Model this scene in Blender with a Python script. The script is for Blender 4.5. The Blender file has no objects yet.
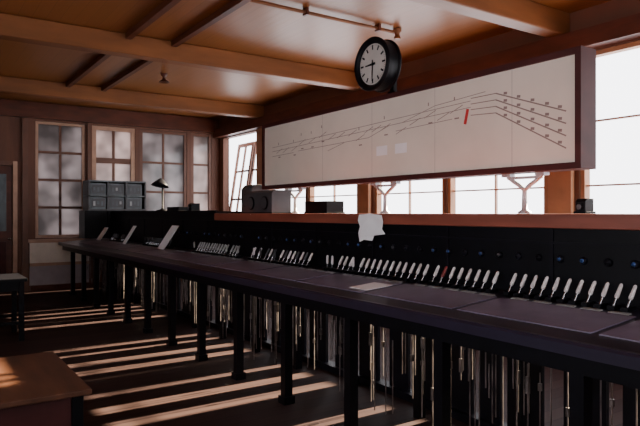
import bpy, math, random
from mathutils import Vector, Matrix
random.seed(4)
C = bpy.context.scene.collection

# ------------------------------------------------------------ materials
def mat(name, col, rough=0.5, metal=0.0, var=0.25, scale=(6,6,6), spec=0.5, bump=0.0, coat=0.0):
    m = bpy.data.materials.new(name); m.use_nodes = True
    nt = m.node_tree; b = nt.nodes["Principled BSDF"]
    b.inputs["Roughness"].default_value = rough
    b.inputs["Metallic"].default_value = metal
    b.inputs["Specular IOR Level"].default_value = spec
    b.inputs["Coat Weight"].default_value = coat
    tc = nt.nodes.new("ShaderNodeTexCoord"); mp = nt.nodes.new("ShaderNodeMapping")
    mp.inputs["Scale"].default_value = scale
    nz = nt.nodes.new("ShaderNodeTexNoise"); nz.inputs["Scale"].default_value = 1.0
    nz.inputs["Detail"].default_value = 5
    cr = nt.nodes.new("ShaderNodeValToRGB")
    lo = [max(0, c*(1-var)) for c in col]; hi = [min(1, c*(1+var)) for c in col]
    cr.color_ramp.elements[0].color = (*lo, 1); cr.color_ramp.elements[1].color = (*hi, 1)
    cr.color_ramp.elements[0].position = 0.3; cr.color_ramp.elements[1].position = 0.7
    nt.links.new(tc.outputs["Object"], mp.inputs[0]); nt.links.new(mp.outputs[0], nz.inputs[0])
    nt.links.new(nz.outputs[0], cr.inputs[0]); nt.links.new(cr.outputs[0], b.inputs["Base Color"])
    if bump > 0:
        bp = nt.nodes.new("ShaderNodeBump"); bp.inputs["Strength"].default_value = bump
        bp.inputs["Distance"].default_value = 0.01
        nt.links.new(nz.outputs[0], bp.inputs["Height"]); nt.links.new(bp.outputs[0], b.inputs["Normal"])
    return m

def plank_mat(name, c1, c2, along, width, rough, spec=0.5, gap=.05):
    """boards: 'along' axis 0/1 is the grain direction"""
    m = bpy.data.materials.new(name); m.use_nodes = True
    nt = m.node_tree; b = nt.nodes["Principled BSDF"]; L = nt.links.new
    b.inputs["Roughness"].default_value = rough; b.inputs["Specular IOR Level"].default_value = spec
    tc = nt.nodes.new("ShaderNodeTexCoord"); sp = nt.nodes.new("ShaderNodeSeparateXYZ")
    L(tc.outputs["Object"], sp.inputs[0])
    d = nt.nodes.new("ShaderNodeMath"); d.operation = 'DIVIDE'; d.inputs[1].default_value = width
    L(sp.outputs[1-along], d.inputs[0])
    fl = nt.nodes.new("ShaderNodeMath"); fl.operation = 'FLOOR'; L(d.outputs[0], fl.inputs[0])
    fr = nt.nodes.new("ShaderNodeMath"); fr.operation = 'FRACT'; L(d.outputs[0], fr.inputs[0])
    wn = nt.nodes.new("ShaderNodeTexWhiteNoise"); wn.noise_dimensions = '1D'; L(fl.outputs[0], wn.inputs["W"])
    mp = nt.nodes.new("ShaderNodeMapping"); s = [14, 14, 14]; s[along] = 1.2; mp.inputs["Scale"].default_value = s
    L(tc.outputs["Object"], mp.inputs[0])
    nz = nt.nodes.new("ShaderNodeTexNoise"); nz.inputs["Detail"].default_value = 6; nz.inputs["Scale"].default_value = 1
    L(mp.outputs[0], nz.inputs[0])
    ad = nt.nodes.new("ShaderNodeMath"); ad.operation = 'ADD'; L(wn.outputs[0], ad.inputs[0]); L(nz.outputs[0], ad.inputs[1])
    hf = nt.nodes.new("ShaderNodeMath"); hf.operation = 'MULTIPLY'; hf.inputs[1].default_value = 0.5; L(ad.outputs[0], hf.inputs[0])
    mx = nt.nodes.new("ShaderNodeMix"); mx.data_type = 'RGBA'
    mx.inputs[6].default_value = (*c1, 1); mx.inputs[7].default_value = (*c2, 1); L(hf.outputs[0], mx.inputs[0])
    gp = nt.nodes.new("ShaderNodeMath"); gp.operation = 'LESS_THAN'; gp.inputs[1].default_value = gap; L(fr.outputs[0], gp.inputs[0])
    m2 = nt.nodes.new("ShaderNodeMix"); m2.data_type = 'RGBA'; L(gp.outputs[0], m2.inputs[0]); L(mx.outputs[2], m2.inputs[6])
    m2.inputs[7].default_value = (c1[0]*.7, c1[1]*.7, c1[2]*.7, 1)
    L(m2.outputs[2], b.inputs["Base Color"])
    bp = nt.nodes.new("ShaderNodeBump"); bp.inputs["Strength"].default_value = 0.2; bp.inputs["Distance"].default_value = 0.01
    L(nz.outputs[0], bp.inputs["Height"]); L(bp.outputs[0], b.inputs["Normal"])
    return m

def glass_dirty(name, col, t):
    m = bpy.data.materials.new(name); m.use_nodes = True
    nt = m.node_tree; L = nt.links.new
    out = nt.nodes["Material Output"]; nt.nodes.remove(nt.nodes["Principled BSDF"])
    tc = nt.nodes.new("ShaderNodeTexCoord"); nz = nt.nodes.new("ShaderNodeTexNoise"); nz.inputs["Scale"].default_value = 1.7
    L(tc.outputs["Object"], nz.inputs[0])
    cr = nt.nodes.new("ShaderNodeValToRGB"); L(nz.outputs[0], cr.inputs[0])
    cr.color_ramp.elements[0].position = 0.35; cr.color_ramp.elements[1].position = 0.65
    cr.color_ramp.elements[0].color = (*[c*0.4 for c in col], 1); cr.color_ramp.elements[1].color = (*col, 1)
    tr = nt.nodes.new("ShaderNodeBsdfTranslucent"); L(cr.outputs[0], tr.inputs[0])
    gl = nt.nodes.new("ShaderNodeBsdfGlossy"); gl.inputs["Roughness"].default_value = 0.12
    mx = nt.nodes.new("ShaderNodeMixShader"); mx.inputs[0].default_value = t
    L(tr.outputs[0], mx.inputs[1]); L(gl.outputs[0], mx.inputs[2]); L(mx.outputs[0], out.inputs[0])
    return m

M = dict(
 ceil = plank_mat("varnished_ceiling_boards", (0.185,0.064,0.015), (0.235,0.084,0.021), 0, 0.14, 0.36, .34, .03),
 floor = plank_mat("dark_floor_boards", (0.024,0.014,0.015), (0.052,0.031,0.028), 1, 0.16, 0.6, .06),
 beam = mat("beam_wood", (0.19,0.068,0.022), 0.45, var=0.3, scale=(5,1,5), spec=.3),
 wood = mat("red_brown_wood", (0.080,0.021,0.010), 0.45, var=0.3, scale=(3,3,10), spec=.3),
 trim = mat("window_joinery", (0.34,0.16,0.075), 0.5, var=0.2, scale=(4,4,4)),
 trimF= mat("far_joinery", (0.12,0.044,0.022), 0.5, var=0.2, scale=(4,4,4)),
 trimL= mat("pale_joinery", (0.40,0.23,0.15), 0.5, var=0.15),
 wall = mat("wall_boarding", (0.115,0.038,0.017), 0.6, var=0.2, scale=(2,8,1)),
 cream= mat("cream_panel_paint", (0.75,0.66,0.56), 0.55, var=0.1),
 lav  = mat("grey_lower_panel", (0.32,0.27,0.29), 0.6, var=0.1),
 black= mat("black_enamel", (0.003,0.003,0.005), 0.45, var=0.3, spec=.12),
 iron = mat("dark_iron", (0.005,0.0045,0.008), 0.5, metal=0.0, var=0.4, bump=0.2, spec=.12),
 desk = mat("desk_lino", (0.012,0.009,0.019), 0.34, var=0.35, scale=(3,3,3), spec=.35),
 plate= mat("desk_label_plate", (0.15,0.12,0.18), 0.28, var=0.3, scale=(5,5,5)),
 nose = mat("desk_nosing", (0.016,0.013,0.028), 0.28, var=0.2),
 ledge= mat("ledge_mahogany", (0.22,0.058,0.036), 0.45, var=0.25, scale=(2,12,12), spec=.3),
 white= mat("lever_handle_white", (0.68,0.64,0.64), 0.3, var=0.12, scale=(30,30,30)),
 red  = mat("signal_red", (0.50,0.03,0.03), 0.35, var=0.1),
 dred = mat("dark_red_handle", (0.20,0.02,0.02), 0.35, var=0.1),
 blue = mat("indicator_blue", (0.02,0.06,0.20), 0.3, var=0.2),
 chrome = mat("polished_steel", (0.5,0.5,0.52), 0.22, metal=1.0, var=0.1),
 rod  = mat("tappet_rod_steel", (0.17,0.145,0.14), 0.4, metal=0.6, var=0.85, scale=(14,14,7)),
 paper= mat("paper", (0.85,0.85,0.87), 0.7, var=0.04),
 board= mat("diagram_board_paper", (0.71,0.65,0.57), 0.55, var=0.09, scale=(1.5,1.5,1.5)),
 frame= mat("diagram_frame_wood", (0.050,0.013,0.013), 0.55, var=0.25, scale=(2,6,6), spec=.2),
 ink  = mat("diagram_ink", (0.25,0.19,0.17), 0.6, var=0.1),
 inkg = mat("diagram_grid", (0.48,0.43,0.39), 0.6, var=0.05),
 grey = mat("grey_instrument_case", (0.045,0.047,0.054), 0.5, var=0.2),
 bgrey= mat("bluegrey_instrument_case", (0.065,0.085,0.095), 0.4, var=0.4, scale=(4,9,3)),
 dial = mat("instrument_dial", (0.30,0.31,0.31), 0.4, var=0.1),
 face = mat("clock_face_enamel", (0.52,0.49,0.46), 0.4, var=0.08),
 table= mat("table_top_wood", (0.085,0.034,0.018), 0.5, var=0.35, scale=(2,10,10), spec=.25),
 silver=mat("painted_bracket", (0.42,0.43,0.46), 0.4, metal=0.3, var=0.1),
)
M["gdark"] = glass_dirty("grimy_glass", (0.27,0.245,0.24), 0.06)
M["gmid"]  = glass_dirty("hazy_glass", (0.40,0.34,0.32), 0.05)

# ------------------------------------------------------------ mesh builder
class B:
    def __init__(s): s.v=[]; s.f=[]; s.m=[]; s.mats=[]; s.sm=[]
    def mi(s, m):
        if m not in s.mats: s.mats.append(m)
        return s.mats.index(m)
    def add(s, vs, fs, m, smooth=False):
        o=len(s.v); s.v += [tuple(p) for p in vs]
        for f in fs: s.f.append(tuple(o+i for i in f)); s.m.append(s.mi(m)); s.sm.append(smooth)
    def box(s, x0,x1,y0,y1,z0,z1, m, rot=None, c=None):
        vs=[Vector(p) for p in [(x0,y0,z0),(x1,y0,z0),(x1,y1,z0),(x0,y1,z0),(x0,y0,z1),(x1,y0,z1),(x1,y1,z1),(x0,y1,z1)]]
        if rot is not None:
            c=Vector(c) if c else Vector(((x0+x1)/2,(y0+y1)/2,(z0+z1)/2))
            vs=[rot@(p-c)+c for p in vs]
        s.add(vs, [(0,3,2,1),(4,5,6,7),(0,1,5,4),(1,2,6,5),(2,3,7,6),(3,0,4,7)], m)
    def prism(s, pts, x0, x1, m):
        n=len(pts); vs=[(x0,p[0],p[1]) for p in pts]+[(x1,p[0],p[1]) for p in pts]
        fs=[(i,(i+1)%n,n+(i+1)%n,n+i) for i in range(n)]
        fs=[tuple(reversed(f)) for f in fs]
        s.add(vs, fs+[tuple(range(n)), tuple(reversed(range(n,2*n)))], m)
    def tube(s, p0, p1, r0, m, r1=None, n=12):
        p0=Vector(p0); p1=Vector(p1); r1=r0 if r1 is None else r1
        d=(p1-p0).normalized(); a=d.orthogonal().normalized(); b=d.cross(a)
        vs=[]
        for p,r in ((p0,r0),(p1,r1)):
            for i in range(n):
                t=2*math.pi*i/n; vs.append(p+a*r*math.cos(t)+b*r*math.sin(t))
        s.add(vs, [(i,(i+1)%n,n+(i+1)%n,n+i) for i in range(n)], m, True)
        s.add(vs[:n], [tuple(reversed(range(n)))], m); s.add(vs[n:], [tuple(range(n))], m)
    def lathe(s, prof, base, axis, m, n=32, cap=True):
        base=Vector(base); d=Vector(axis).normalized(); a=d.orthogonal().normalized(); b=d.cross(a); vs=[]
        for r,h in prof:
            for i in range(n):
                t=2*math.pi*i/n; vs.append(base+d*h+a*r*math.cos(t)+b*r*math.sin(t))
        fs=[]
        for k in range(len(prof)-1):
            for i in range(n): fs.append((k*n+i,k*n+(i+1)%n,(k+1)*n+(i+1)%n,(k+1)*n+i))
        s.add(vs, fs, m, True)
        if cap:
            if prof[0][0]>0: s.add(vs[:n],[tuple(reversed(range(n)))],m)
            if prof[-1][0]>0: s.add(vs[-n:],[tuple(range(n))],m)
    def make(s, name, parent=None, bevel=0):
        me=bpy.data.meshes.new(name); me.from_pydata(s.v,[],s.f)
        for m in s.mats: me.materials.append(m)
        for i,p in enumerate(me.polygons): p.material_index=s.m[i]; p.use_smooth=s.sm[i]
        me.update()
        o=bpy.data.objects.new(name, me); C.objects.link(o)
        if parent: o.parent=parent
        if bevel:
            md=o.modifiers.new("bevel",'BEVEL'); md.width=bevel; md.segments=2; md.limit_method='ANGLE'
        return o
def empty(name):
    e=bpy.data.objects.new(name,None); C.objects.link(e); return e

# ------------------------------------------------------------ room shell
X0,X1,Y0,Y1,ZC = -13.0, 2.6, -2.6, 6.0, 3.75
def wall(name, axis, p0, p1, a0, a1, z0, z1, ops, m):
    b=B(); As=sorted({a0,a1,*[o[0] for o in ops],*[o[1] for o in ops]}); Zs=sorted({z0,z1,*[o[2] for o in ops],*[o[3] for o in ops]})
    for i in range(len(As)-1):
        for j in range(len(Zs)-1):
            ca=(As[i]+As[i+1])/2; cz=(Zs[j]+Zs[j+1])/2
            if any(o[0]<ca<o[1] and o[2]<cz<o[3] for o in ops): continue
            if axis=='x': b.box(p0,p1,As[i],As[i+1],Zs[j],Zs[j+1],m)
            else: b.box(As[i],As[i+1],p0,p1,Zs[j],Zs[j+1],m)
    return b.make(name)
def window(name, axis, p, a0,a1,z0,z1, nc, nr, mf, ms, glass=None, fw=0.06, bw=0.028, meet=None, dep=0.10):
    b=B()
    def bx(a,c,zz0,zz1,d0,d1,m):
        if axis=='x': b.box(p+d0,p+d1,a,c,zz0,zz1,m)
        else: b.box(a,c,p+d0,p+d1,zz0,zz1,m)
    e=0.004
    a0+=e;a1-=e;z0+=e;z1-=e
    bx(a0,a0+fw,z0,z1,-dep/2,dep/2,mf); bx(a1-fw,a1,z0,z1,-dep/2,dep/2,mf)
    bx(a0+fw,a1-fw,z0,z0+fw,-dep/2,dep/2,mf); bx(a0+fw,a1-fw,z1-fw,z1,-dep/2,dep/2,mf)
    ia0,ia1,iz0,iz1=a0+fw,a1-fw,z0+fw,z1-fw
    for i in range(1,nc):
        a=ia0+(ia1-ia0)*i/nc; bx(a-bw/2,a+bw/2,iz0,iz1,-.02,.02,ms)
    for j in range(1,nr):
        z=iz0+(iz1-iz0)*j/nr; w=bw*(2.2 if meet==j else 1); bx(ia0,ia1,z-w/2,z+w/2,-.022,.022,ms)
    if glass:
        bx(ia0,ia1,iz0,iz1,-.003,.003,glass)
    return b.make(name)

b=B(); b.box(X0-.2,X1+.2,Y0-.2,Y1+.2,-.1,0,M["floor"]); b.make("floor")
b=B(); b.box(X0-.2,X1+.2,Y0-.2,Y1+.2,ZC,ZC+.1,M["ceil"]); b.make("ceiling")
SILL,HEAD=1.1,3.28
bays=[(-12.78,-11.1),(-10.7,-9.25),(-9.2,-7.7),(-7.3,-5.8),(-5.75,-4.2),(-3.8,-2.3),(-2.25,-0.7),(-.3,1.1),(1.15,2.4)]
wall("wall_back",'y',Y1,Y1+.15,X0-.15,X1+.15,0,ZC,[(a,c,SILL,HEAD) for a,c in bays],M["wall"])
n=1
for a,c in bays:
    if n>1: window(f"window_{n}",'y',Y1+.07,a,c,SILL,HEAD,2,3,M["trim"],M["trimL"],None,fw=.05,bw=.018)  # pale bar colour imitates window glare washing the bars out
    n+=1
b=B()
R=Matrix.Rotation(math.radians(-9),3,'X')
for a,c in ((-12.74,-11.97),(-11.91,-11.14)):
    cc=((a+c)/2,Y1+.06,SILL+.02)
    for q0,q1,zz0,zz1 in [(a,a+.07,SILL+.03,HEAD-.1),(c-.07,c,SILL+.03,HEAD-.1),(a+.07,c-.07,SILL+.03,SILL+.13),(a+.07,c-.07,HEAD-.18,HEAD-.1),((a+c)/2-.02,(a+c)/2+.02,SILL+.13,HEAD-.18),
                  (a+.07,c-.07,SILL+.75,SILL+.79),(a+.07,c-.07,SILL+1.4,SILL+1.44)]:
        b.box(q0,q1,Y1+.04,Y1+.08,zz0,zz1,M["trimF"],R,cc)
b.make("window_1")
fw=[(2.04,2.98,1.05,3.38),(3.12,4.02,1.3,3.38),(4.12,5.2,1.3,3.38),(5.3,5.8,1.3,3.38)]
wall("wall_left",'x',X0-.15,X0,Y0-.15,Y1,0,ZC,fw,M["wall"])
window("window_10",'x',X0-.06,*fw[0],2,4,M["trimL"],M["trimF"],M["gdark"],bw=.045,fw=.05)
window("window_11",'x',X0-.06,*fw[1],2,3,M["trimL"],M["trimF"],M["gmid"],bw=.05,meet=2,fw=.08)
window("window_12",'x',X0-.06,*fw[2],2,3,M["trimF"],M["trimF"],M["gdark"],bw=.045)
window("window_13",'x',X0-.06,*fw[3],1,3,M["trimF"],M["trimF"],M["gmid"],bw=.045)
fo=[(-5.2,-2.2,1.1,3.2),(-1.5,1.5,1.1,3.2)]
wall("wall_front",'y',Y0-.15,Y0,X0-.15,X1+.15,0,ZC,fo,M["wall"])
for i,o in enumerate(fo): window(f"window_{14+i}",'y',Y0-.07,*o,4,3,M["trim"],M["trim"])
wall("wall_right",'x',X1,X1+.15,Y0,Y1,0,ZC,[(1,4,1.1,3.2)],M["wall"])
window("window_16",'x',X1+.07,1,4,1.1,3.2,4,3,M["trim"],M["trim"])

b=B(); b.box(X0+.002,X1-.002,Y1-.16,Y1-.001,HEAD+.02,ZC-.26,M["wood"]); b.make("trim_1")
b=B(); b.box(X0+.002,X1-.002,Y1-.1,Y1-.001,SILL-.12,SILL-.02,M["trim"]); b.make("trim_2")
for i,x in enumerate((-10.9,-7.5,-4.0,-0.5)):
    b=B(); b.box(x-.1,x+.1,Y0+.01,Y1-.01,ZC-.25,ZC-.002,M["beam"]); b.make("ceiling_beam" if i==0 else f"ceiling_beam.{i:03d}",bevel=.012)
    b=B(); b.box(x-.15,x+.15,Y1-.07,Y1-.002,SILL-.01,HEAD+.015,M["trim"]); b.make(f"trim_{3+i}",bevel=.008)
b=B(); b.box(X0+.002,X0+.12,Y0+.01,Y1-.17,HEAD+.14,ZC-.02,M["wood"])
b.make("trim_7")
b=B()
b.box(X0+.002,X0+.09,1.9,3.05,.96,1.03,M["trimL"]); b.box(X0+.002,X0+.05,1.93,3.05,.56,.96,M["cream"])
b.box(X0+.002,X0+.07,1.93,3.05,.50,.56,M["trimL"]); b.box(X0+.002,X0+.04,1.93,3.05,.12,.50,M["lav"])
b.make("trim_8")
b=B(); b.box(X0+.002,X0+.06,1.80,1.90,0.001,HEAD+.13,M["trimF"]); b.box(X0+.002,X0+.05,3.02,3.08,1.05,HEAD+.13,M["trimF"]); b.make("trim_9")
b=B(); b.box(X0+.002,X0+.03,1.95,Y1-.1,0.001,.11,M["wood"]); b.make("baseboard_left")
b=B(); x=X0+.003
b.box(x,x+.08,.55,.65,.002,2.55,M["trimF"]); b.box(x,x+.08,1.63,1.71,.002,2.55,M["trimL"]); b.box(x,x+.08,.65,1.63,2.46,2.55,M["trimF"])
b.box(x,x+.045,.66,1.62,.01,2.45,M["wood"])
for y0,y1 in ((.76,1.10),(1.18,1.52)):
    b.box(x+.045,x+.055,y0,y1,1.2,2.3,M["bgrey"]); b.box(x+.045,x+.06,y0,y1,.2,1.0,M["frame"])
b.tube((x+.045,1.57,1.05),(x+.10,1.57,1.05),.012,M["chrome"]); b.lathe([(0.0,0),(.02,.003),(.028,.02),(.02,.04),(0,.045)],(x+.1,1.57,1.05),(1,0,0),M["chrome"],12)
b.make("door_1",bevel=.004)

for i,y in enumerate((2.2,2.78)):
    b=B()
    for xa,xb in ((-10.79,-7.61),(-7.39,-4.11)):
        b.box(xa,xb,y-.035,y+.035,ZC-.075,ZC-.003,M["wood"])
    b.make("ceiling_batten" if i==0 else "ceiling_batten.001")
b=B(); b.tube((-5.4,1.0,ZC-.05),(-5.4,4.75,ZC-.05),.020,M["beam"])
for y in (1.5,2.5,3.5,4.5): b.box(-5.44,-5.36,y-.015,y+.015,ZC-.08,ZC-.002,M["wood"])
b.lathe([(0.05,0),(.05,.03),(.03,.05),(.028,.08),(.04,.10),(.04,.12)],(-5.4,4.8,ZC-.003),(0,0,-1),M["beam"],20)
b.make("ceiling_conduit")
b=B(); b.lathe([(.05,0),(.05,.03),(.025,.05),(.025,.09),(.07,.12),(.085,.14),(.08,.14),(.02,.12)],(-9.2,3.3,ZC-.003),(0,0,-1),M["wood"],24); b.make("ceiling_lamp")

# ------------------------------------------------------------ lever frame console
con=empty("signal_lever_frame")
XF,XN=-12.75,1.2
YF,YB=2.44,3.22
ZF,ZB=0.97,1.04
def zd(y): return ZF+(ZB-ZF)*(y-YF)/(YB-YF)
b=B()
b.prism([(YF+.02,ZF-.05),(YB+.02,ZF-.05),(YB+.02,zd(YB+.02)),(YF+.02,zd(YF+.02))],XF,XN,M["desk"])
b.prism([(YF-.02,ZF-.055),(YF+.02,ZF-.055),(YF+.02,ZF+.008),(YF-.01,ZF+.008),(YF-.02,ZF-.005)],XF-.01,XN,M["nose"])
b.box(XF+.02,XN,YF+.05,YF+.08,ZF-.15,ZF-.05,M["black"])
b.make("desk_top",con)
b=B(); x=XF+.75
while x<XN-.85:
    x1=x+.83
    b.prism([(2.62,zd(2.62)+.0005),(3.02,zd(3.02)+.0005),(3.02,zd(3.02)+.006),(2.62,zd(2.62)+.006)],x,x1,M["plate"])
    for k in range(5):
        xs=x+.05+k*.155
        b.prism([(3.04,zd(3.04)+.0005),(3.07,zd(3.07)+.0005),(3.07,zd(3.07)+.005),(3.04,zd(3.04)+.005)],xs,xs+.11,M["dial"])
    x+=.87
b.make("desk_plates",con)
b=B(); x=-1.6+.87*2
legs=[]
while x>XF: legs.append(x); x-=.868
for x in legs:
    b.box(x-.035,x+.035,2.50,2.57,0,ZF-.052,M["black"])
    b.box(x-.05,x+.05,2.485,2.585,0,.06,M["black"])
    b.box(x-.035,x+.035,2.57,3.22,ZF-.16,ZF-.06,M["black"])
    b.box(x-.03,x+.03,3.15,3.22,0,ZF-.06,M["black"])
b.make("desk_legs",con)
XC=-12.2
b=B()
b.box(XC,XN,3.27,3.58,.95,1.455,M["black"])
b.box(XC,-7.2,3.30,3.75,1.455,1.575,M["black"])
b.box(XC,-7.2,3.28,3.30,1.50,1.585,M["iron"])
x=XC+.4
while x<XN:
    b.box(x-.012,x+.012,3.262,3.27,1.06,1.45,M["iron"]); x+=.868
b.box(XC,XN,3.258,3.27,1.36,1.375,M["iron"])
b.make("back_casing",con)
b=B(); b.box(-7.18,XN,3.24,4.0,1.456,1.545,M["ledge"]); b.make("ledge",con,bevel=.006)
b=B()
groups=[(-1.70,-2.53,M["white"]),(-2.60,-3.14,M["white"]),(-3.24,-4.52,M["white"]),(-4.80,-6.0,M["white"]),(-6.25,-7.6,M["dial"]),(-8.45,-9.6,M["grey"]),(-10.65,-11.6,M["grey"]),(1.0,-1.3,M["white"])]
for gx,ge,gm in groups:
    x=gx
    while x>ge:
        m=gm
        if abs(x+3.05)<.04: m=M["dred"]
        if gm is M["white"] and -6.1<x<-4.8 and random.random()<.45: m=M["grey"]
        tilt=random.choice([.045,.05,.055,.05,-.01]) if x<-3.3 else .05
        y=3.12; z=zd(y)
        b.box(x-.02,x+.02,y-.03,y+.05,z,z+.022,M["black"])
        p0=Vector((x,y,z+.02)); dv=Vector((0.018,tilt,.115)); 
        b.tube(p0,p0+dv*.4,.005,M["chrome"],n=8)
        b.tube(p0+dv*.35,p0+dv*.45,.009,m,.0125,n=10); b.tube(p0+dv*.45,p0+dv*.95,.0125,m,.010,n=10)
        b.tube(p0+dv*.95,p0+dv*1.02,.010,m,.005,n=10)
        x-=.076
b.make("miniature_levers",con)
b=B(); x=1.0
k=0
while x>-9:
    if not(-6.4<x<-6.1):
        mm=[M["blue"],M["iron"],M["iron"],M["grey"],M["blue"],M["iron"],M["blue"]][k%7]
        b.lathe([(.022,0),(.024,.012),(.018,.02),(.016,.02)],(x,3.27,1.27),(0,-1,0),M["iron"],14)
        b.lathe([(.015,0.0),(.012,.024),(0,.03)],(x,3.27,1.27),(0,-1,0),mm,12)
    x-=.076*2; k+=1
b.make("indicator_lamps",con)
b=B()
x=XN-.1
solid=[(-8.75,-7.55),(-5.75,-5.5),(-12.7,-10.6)]  # unbroken stretches that hold back the sun between streak groups
rp=random.Random(3)
while x>XF+.1:
    w=rp.uniform(.17,.30)
    x1=x-w
    hit=[s for s in solid if s[0]<x1<s[1]]
    if hit: x1=hit[0][0]
    b.box(x1,x,3.42,3.45,.0,.95,M["iron"])
    x=x1-rp.choice([.07,.10,.13,.16])
b.box(XF,XN,3.38,3.5,.0,.06,M["iron"])
b.make("streak_mask_plates",con)  # added plates, gapped to cut the sunlight into floor streaks
b=B()
x=XN-.1
rr=random.Random(9)
while x>XF+.1:
    if rr.random()<.6:
        y=rr.choice([2.93,3.0,3.08]); z0=rr.uniform(.03,.5); z1=rr.uniform(.6,.92) if rr.random()<.4 else .92
        b.tube((x,y,z0),(x,y,z1),.0042,M["rod"],n=6)
        if rr.random()<.5:
            zc=rr.uniform(max(.15,z0),.75); b.box(x-.009,x+.009,y-.009,y+.009,zc,zc+rr.uniform(.03,.10),M["rod"])
    x-=.026
for z in (.885,): b.box(XF+.1,XN-.1,2.92,3.12,z,z+.03,M["black"])
b.make("tappet_rods",con)
b=B(); b.box(-12.72,-12.25,2.80,3.235,1.05,1.60,M["black"]); b.box(-12.72,-12.25,3.25,4.18,.002,1.60,M["black"])
b.make("end_cupboard",con)

# ------------------------------------------------------------ track diagram
dg=empty("track_diagram_board")
bx0,bx1,by0,by1,bz0,bz1=-6.74,-2.33,3.70,3.88,1.85,2.67
b=B()
f=.045
b.box(bx0,bx1,by0+.03,by1,bz0,bz1,M["frame"])
b.box(bx0,bx1,by0,by0+.0299,bz0,bz0+f,M["frame"]); b.box(bx0,bx1,by0,by0+.0299,bz1-f,bz1,M["frame"])
b.box(bx0,bx0+f,by0,by0+.0299,bz0+f,bz1-f,M["frame"]); b.box(bx1-f,bx1,by0,by0+.0299,bz0+f,bz1-f,M["frame"])
b.make("frame",dg)
b=B(); b.box(bx0+f,bx1-f,by0+.018,by0+.0298,bz0+f,bz1-f,M["board"]); b.make("panel",dg)
b=B(); yk=by0+.0165
def st(x0,z0,x1,z1,w=.005,m=None,y=yk):
    m=m or M["ink"]; p=Vector((x1-x0,z1-z0)); nrm=Vector((-p.y,p.x)).normalized()*w/2
    q=[(x0+nrm.x,z0+nrm.y),(x1+nrm.x,z1+nrm.y),(x1-nrm.x,z1-nrm.y),(x0-nrm.x,z0-nrm.y)]
    b.add([(a,y,c) for a,c in q],[(3,2,1,0)],m)
for xs in (-5.4,-4.55,-3.7,-2.9): st(xs,bz0+f,xs,bz1-f,.006,M["inkg"],yk+.0008)
for z in (2.40,2.35): st(-6.5,z-.04,-3.3,z+.05)
st(-5.9,2.27,-4.6,2.29); st(-4.6,2.29,-4.3,2.37); st(-5.3,2.22,-5.0,2.28); st(-6.5,2.25,-6.0,2.26); st(-4.2,2.31,-3.5,2.33)
rt=random.Random(5); xs=-6.4
while xs<-3.4:
    za=rt.choice([2.34,2.38,2.28]); st(xs,za,xs+.14,za+.05,.006)
    if rt.random()<.7: st(xs+.05,za+.10,xs+.05,za+.13,.012); st(xs+.05,za-.05,xs+.10,za-.05,.012)
    xs+=rt.uniform(.12,.22)
st(-4.1,2.38,-3.7,2.47); st(-3.7,2.47,-3.15,2.50)
for k in range(4):
    st(-3.3,2.47-k*.045,-3.05,2.47-k*.05,.007); st(-3.05,2.47-k*.05,-2.45,2.25-k*.085,.010)
    for q in (.15,.35,.55,.75,.92):
        xx=-3.05+.60*q; zz=2.47-k*.05+(2.25-k*.085-2.47+k*.05)*q
        st(xx-.016,zz+.022,xx+.016,zz+.018,.020)
st(-3.36,2.27,-3.33,2.39,.03,M["red"],yk-.001)
for xx in (-4.40,-4.13): b.add([(xx-.08,yk-.001,2.10),(xx+.08,yk-.001,2.10),(xx+.08,yk-.001,2.19),(xx-.08,yk-.001,2.19)],[(0,1,2,3)],M["paper"])
b.make("track_lines",dg)
b=B()
for x in (-6.1,-4.45,-2.85):
    y=3.80
    b.lathe([(.05,0),(.05,.012),(.022,.03),(.018,.17),(.026,.19)],(x,y,1.5455),(0,0,1),M["silver"],16)
    for sgn in (-1,1):
        pts=[(x,1.72),(x+sgn*.05,1.76),(x+sgn*.10,1.79),(x+sgn*.15,1.825)]
        for p,q in zip(pts,pts[1:]): b.tube((p[0],y,p[1]),(q[0],y,q[1]),.016,M["silver"],n=10)
        b.box(x+sgn*.15-.04,x+sgn*.15+.04,y-.03,y+.03,1.825,1.849,M["silver"])
    b.box(x-.15,x+.15,y-.012,y+.012,1.805,1.825,M["silver"])
b.make("support_brackets",dg)

# ------------------------------------------------------------ clock
cl=empty("station_clock"); cx,cy,cz,cr=-4.26,3.52,2.91,.228
b=B()
b.lathe([(0,0),(cr*.92,0)],(cx,cy-.03,cz),(0,-1,0),M["face"],48,cap=False)
b.lathe([(cr,-.08),(cr,.02),(cr*1.07,.03),(cr*1.08,.045),(cr*1.03,.06),(cr*.90,.05),(cr*.82,.03)],(cx,cy,cz),(0,-1,0),M["black"],48,cap=False)
b.lathe([(cr,-.08),(cr*1.06,-.09),(cr*1.06,-.105),(cr*.8,-.12),(0,-.125)],(cx,cy,cz),(0,-1,0),M["black"],48,cap=False)
b.make("case",cl)
b=B()
for k in range(60):
    t=math.radians(6*k); big=k%5==0; r0=cr*(.58 if big else .73); r1=cr*.77; w=.018 if big else .003
    dx,dz=math.sin(t),math.cos(t); nx,nz=dz*w/2,-dx*w/2
    b.add([(cx+dx*r0+nx,cy-.032,cz+dz*r0+nz),(cx+dx*r1+nx,cy-.032,cz+dz*r1+nz),(cx+dx*r1-nx,cy-.032,cz+dz*r1-nz),(cx+dx*r0-nx,cy-.032,cz+dz*r0-nz)],[(3,2,1,0)],M["black"])
b.make("numerals",cl)
b=B()
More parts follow.
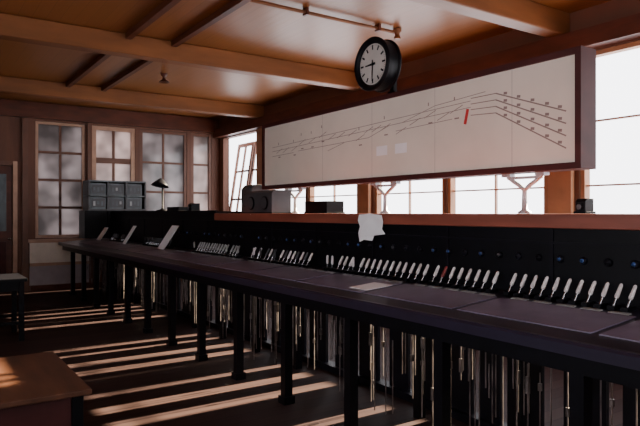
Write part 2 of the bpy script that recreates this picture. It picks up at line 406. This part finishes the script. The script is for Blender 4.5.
for ang,l,w in ((182,.68,.018),(268,.45,.024)):
    t=math.radians(ang); dx,dz=math.sin(t),math.cos(t); nx,nz=dz*w/2,-dx*w/2; y=cy-.036
    b.add([(cx-dx*.04+nx,y,cz-dz*.04+nz),(cx+dx*cr*l+nx*.5,y,cz+dz*cr*l+nz*.5),(cx+dx*cr*l-nx*.5,y,cz+dz*cr*l-nz*.5),(cx-dx*.04-nx,y,cz-dz*.04-nz)],[(3,2,1,0)],M["black"])
b.lathe([(.012,0),(.012,.008),(0,.01)],(cx,cy-.032,cz),(0,-1,0),M["black"],12)
b.make("hands",cl)
b=B(); b.box(cx-.05,cx+.05,cy+.19,cy+.34,bz1+.001,bz1+.02,M["black"]); b.box(cx-.025,cx+.025,cy+.20,cy+.24,bz1+.02,cz+.03,M["black"]); b.box(cx-.025,cx+.025,cy+.12,cy+.22,cz-.02,cz+.03,M["black"])
b.make("bracket",cl)

# ------------------------------------------------------------ things on the frame
cab=empty("instrument_cabinet")
xa,xb,ya,yb=-12.75,-12.25,2.88,4.02
b=B()
b.box(xa,xb-.02,ya,yb,1.601,1.63,M["grey"]); b.box(xa,xb-.02,ya,yb,2.17,2.20,M["bgrey"]); b.box(xa,xa+.03,ya,yb,1.63,2.17,M["bgrey"])
for y in (ya,ya+.36,ya+.72,yb-.03): b.box(xa+.03,xb-.02,y,y+.03,1.63,2.17,M["grey"])
b.box(xa+.03,xb-.02,ya,yb,1.88,1.905,M["bgrey"])
b.make("case",cab)
b=B()
for r in range(2):
    for k in range(3):
        y0=ya+.045+k*.36; z0=1.635+r*.275
        b.box(xa+.1,xb-.06,y0,y0+.30,z0,z0+.23,M["bgrey"])
        b.box(xb-.06,xb-.05,y0+.03,y0+.27,z0+.03,z0+.20,M["grey"])
        for q in range(3):
            b.box(xb-.05,xb-.045,y0+.05+q*.075,y0+.09+q*.075,z0+.06+.03*((q+k+r)%2),z0+.15,M["dial"] if (q+2*k+r)%4==0 else M["bgrey"])
b.make("instruments",cab)

b=B(); lx,ly,lz=-10.0,3.56,1.5765
b.lathe([(.11,0),(.11,.02),(.03,.04),(.014,.06),(.014,.42)],(lx,ly,lz),(0,0,1),M["black"],20)
b.tube((lx,ly,lz+.42),(lx+.02,ly-.03,lz+.50),.014,M["black"])
b.lathe([(.02,0),(.05,.02),(.12,.09),(.15,.13),(.145,.13),(.11,.09),(.01,.03)],(lx+.02,ly-.03,lz+.56),(0.1,-.2,-1),M["black"],24)
b.make("desk_lamp")
def instr(name,x,y,z,w,d,h,mm,dials=1,slope=0.0):
    b=B()
    b.prism([(y,z),(y+d,z),(y+d,z+h),(y+slope,z+h),(y,z+h-slope)] if slope>0 else [(y,z),(y+d,z),(y+d,z+h),(y,z+h)],x,x+w,mm)
    b.box(x-.01,x+w+.01,y-.008,y+d+.01,z,z+.015,M["black"])
    for k in range(dials):
        cx_=x+w*(k+.5)/dials
        b.lathe([(min(w/dials,h)*.30,0),(min(w/dials,h)*.30,.012),(min(w/dials,h)*.25,.014)],(cx_,y-.001,z+h*.45),(0,-1,0),M["black"],20)
        b.lathe([(min(w/dials,h)*.25,0),(0,.001)],(cx_,y-.016,z+h*.45),(0,-1,0),M["grey"],20)
    return b.make(name,bevel=.004)
instr("block_instrument",-7.12,3.60,1.5455,.30,.26,.37,M["grey"],1,.05)
instr("block_instrument.001",-6.62,3.40,1.5455,.66,.26,.27,M["grey"],2,.03)
instr("relay_box",-5.50,3.55,1.5455,.42,.22,.13,M["black"],0)
instr("signal_repeater",-8.6,3.45,1.5765,.14,.14,.12,M["black"],1,.03)
instr("signal_repeater.001",-2.32,3.62,1.5455,.07,.10,.10,M["black"],1,.02)
instr("telephone_switch_box",-9.4,3.42,1.5765,.5,.2,.07,M["black"],0)

b=B(); pts=[(0,0),(.10,.010),(.19,-.004),(.205,-.06),(.19,-.12),(.215,-.16),(.13,-.175),(.12,-.22),(.05,-.215),(.01,-.235),(-.015,-.16),(.01,-.10),(-.008,-.05)]
px,pz=-4.12,1.535
front=[(px+a*1.55,3.222-.008*math.sin(a*22)+.006*math.sin(c*30),pz+c) for a,c in pts]; nn=len(pts)
back=[(p[0],p[1]+.0015,p[2]) for p in front]
b.add(front+back,[tuple(range(nn))]+[tuple(reversed(range(nn,2*nn)))]+[(i,nn+i,nn+(i+1)%nn,(i+1)%nn) for i in range(nn)],M["paper"])
b.make("paper_notice")
def sheet(name,x,y,w,h,tilt,sk=.04):
    b=B(); z=zd(y)+.010
    t=math.radians(tilt); dy=h*math.sin(t); dz=h*math.cos(t)
    vs=[(x,y,z),(x+w,y,z),(x+w+sk,y+dy,z+dz),(x+sk,y+dy,z+dz)]
    vs+=[(p[0],p[1]+.012,p[2]-.002) for p in vs]
    b.add(vs,[(0,1,2,3),(7,6,5,4),(0,4,5,1),(1,5,6,2),(2,6,7,3),(3,7,4,0)],M["paper"])
    return b.make(name)
sheet("log_sheet",-8.60,2.98,.26,.38,26,.16)
sheet("log_sheet.001",-10.35,2.98,.16,.34,26,.12)
sheet("log_sheet.002",-12.1,2.98,.26,.28,28,.12)
b=B(); b.prism([(2.68,zd(2.68)+.008),(2.92,zd(2.92)+.008),(2.92,zd(2.92)+.010),(2.68,zd(2.68)+.010)],-3.55,-3.33,M["paper"]); b.make("note_paper")

# ------------------------------------------------------------ foreground furniture
b=B(); tx0,tx1,ty0,ty1,tz=-5.1,-3.87,-.35,.93,.46
b.box(tx0,tx1,ty0,ty1,tz-.035,tz,M["table"])
for a,c in ((tx0+.04,ty0+.04),(tx1-.11,ty0+.04),(tx0+.04,ty1-.11),(tx1-.11,ty1-.11)): b.box(a,a+.07,c,c+.07,.001,tz-.035,M["black"])
b.box(tx0+.06,tx1-.06,ty0+.06,ty0+.08,tz-.26,tz-.035,M["frame"]); b.box(tx0+.06,tx1-.06,ty1-.08,ty1-.06,tz-.26,tz-.035,M["frame"])
b.box(tx0+.06,tx0+.08,ty0+.06,ty1-.06,tz-.26,tz-.035,M["frame"]); b.box(tx1-.08,tx1-.06,ty0+.06,ty1-.06,tz-.26,tz-.035,M["frame"])
b.box(tx0+.08,tx1-.08,ty0+.08,ty1-.08,.10,.13,M["frame"])
b.make("low_table",bevel=.006)
b=B(); sx0,sx1,sy0,sy1,sz=-8.75,-8.0,.45,1.17,.76
b.box(sx0,sx1,sy0,sy1,sz-.04,sz,M["black"])
for a,c in ((sx0+.03,sy0+.03),(sx1-.09,sy0+.03),(sx0+.03,sy1-.09),(sx1-.09,sy1-.09)): b.box(a,a+.06,c,c+.06,.001,sz-.04,M["black"])
b.box(sx0+.05,sx1-.05,sy1-.08,sy1-.06,sz-.16,sz-.04,M["black"]); b.box(sx1-.08,sx1-.06,sy0+.05,sy1-.05,sz-.16,sz-.04,M["black"])
b.box(sx0+.05,sx1-.05,sy0+.06,sy0+.08,sz-.16,sz-.04,M["black"]); b.box(sx0+.05,sx1-.05,sy0+.3,sy0+.34,.2,.24,M["black"])
b.box(sx0+.04,sx0+.08,sy0+.08,sy1-.08,.2,.24,M["black"]); b.box(sx1-.08,sx1-.04,sy0+.08,sy1-.08,.2,.24,M["black"])
b.make("side_table",bevel=.005)

# ------------------------------------------------------------ light
w=bpy.data.worlds.new("sky"); bpy.context.scene.world=w; w.use_nodes=True
bg=w.node_tree.nodes["Background"]; bg.inputs[0].default_value=(.96,.95,1,1); bg.inputs[1].default_value=6.2
sd=bpy.data.lights.new("sun",'SUN'); sd.energy=100; sd.color=(1,.82,.56); sd.angle=math.radians(1.0)
so=bpy.data.objects.new("sun",sd); C.objects.link(so)
so.rotation_euler=Vector((0,-1,-.40)).to_track_quat('-Z','Y').to_euler()
so.location=(-5,12,6)

cd=bpy.data.cameras.new("camera"); cd.lens=33.75; cd.sensor_width=36; cd.clip_start=.05
co=bpy.data.objects.new("camera",cd); C.objects.link(co)
co.location=(0,0,1.55); co.rotation_euler=(math.radians(90),0,math.radians(55.7))
bpy.context.scene.camera=co
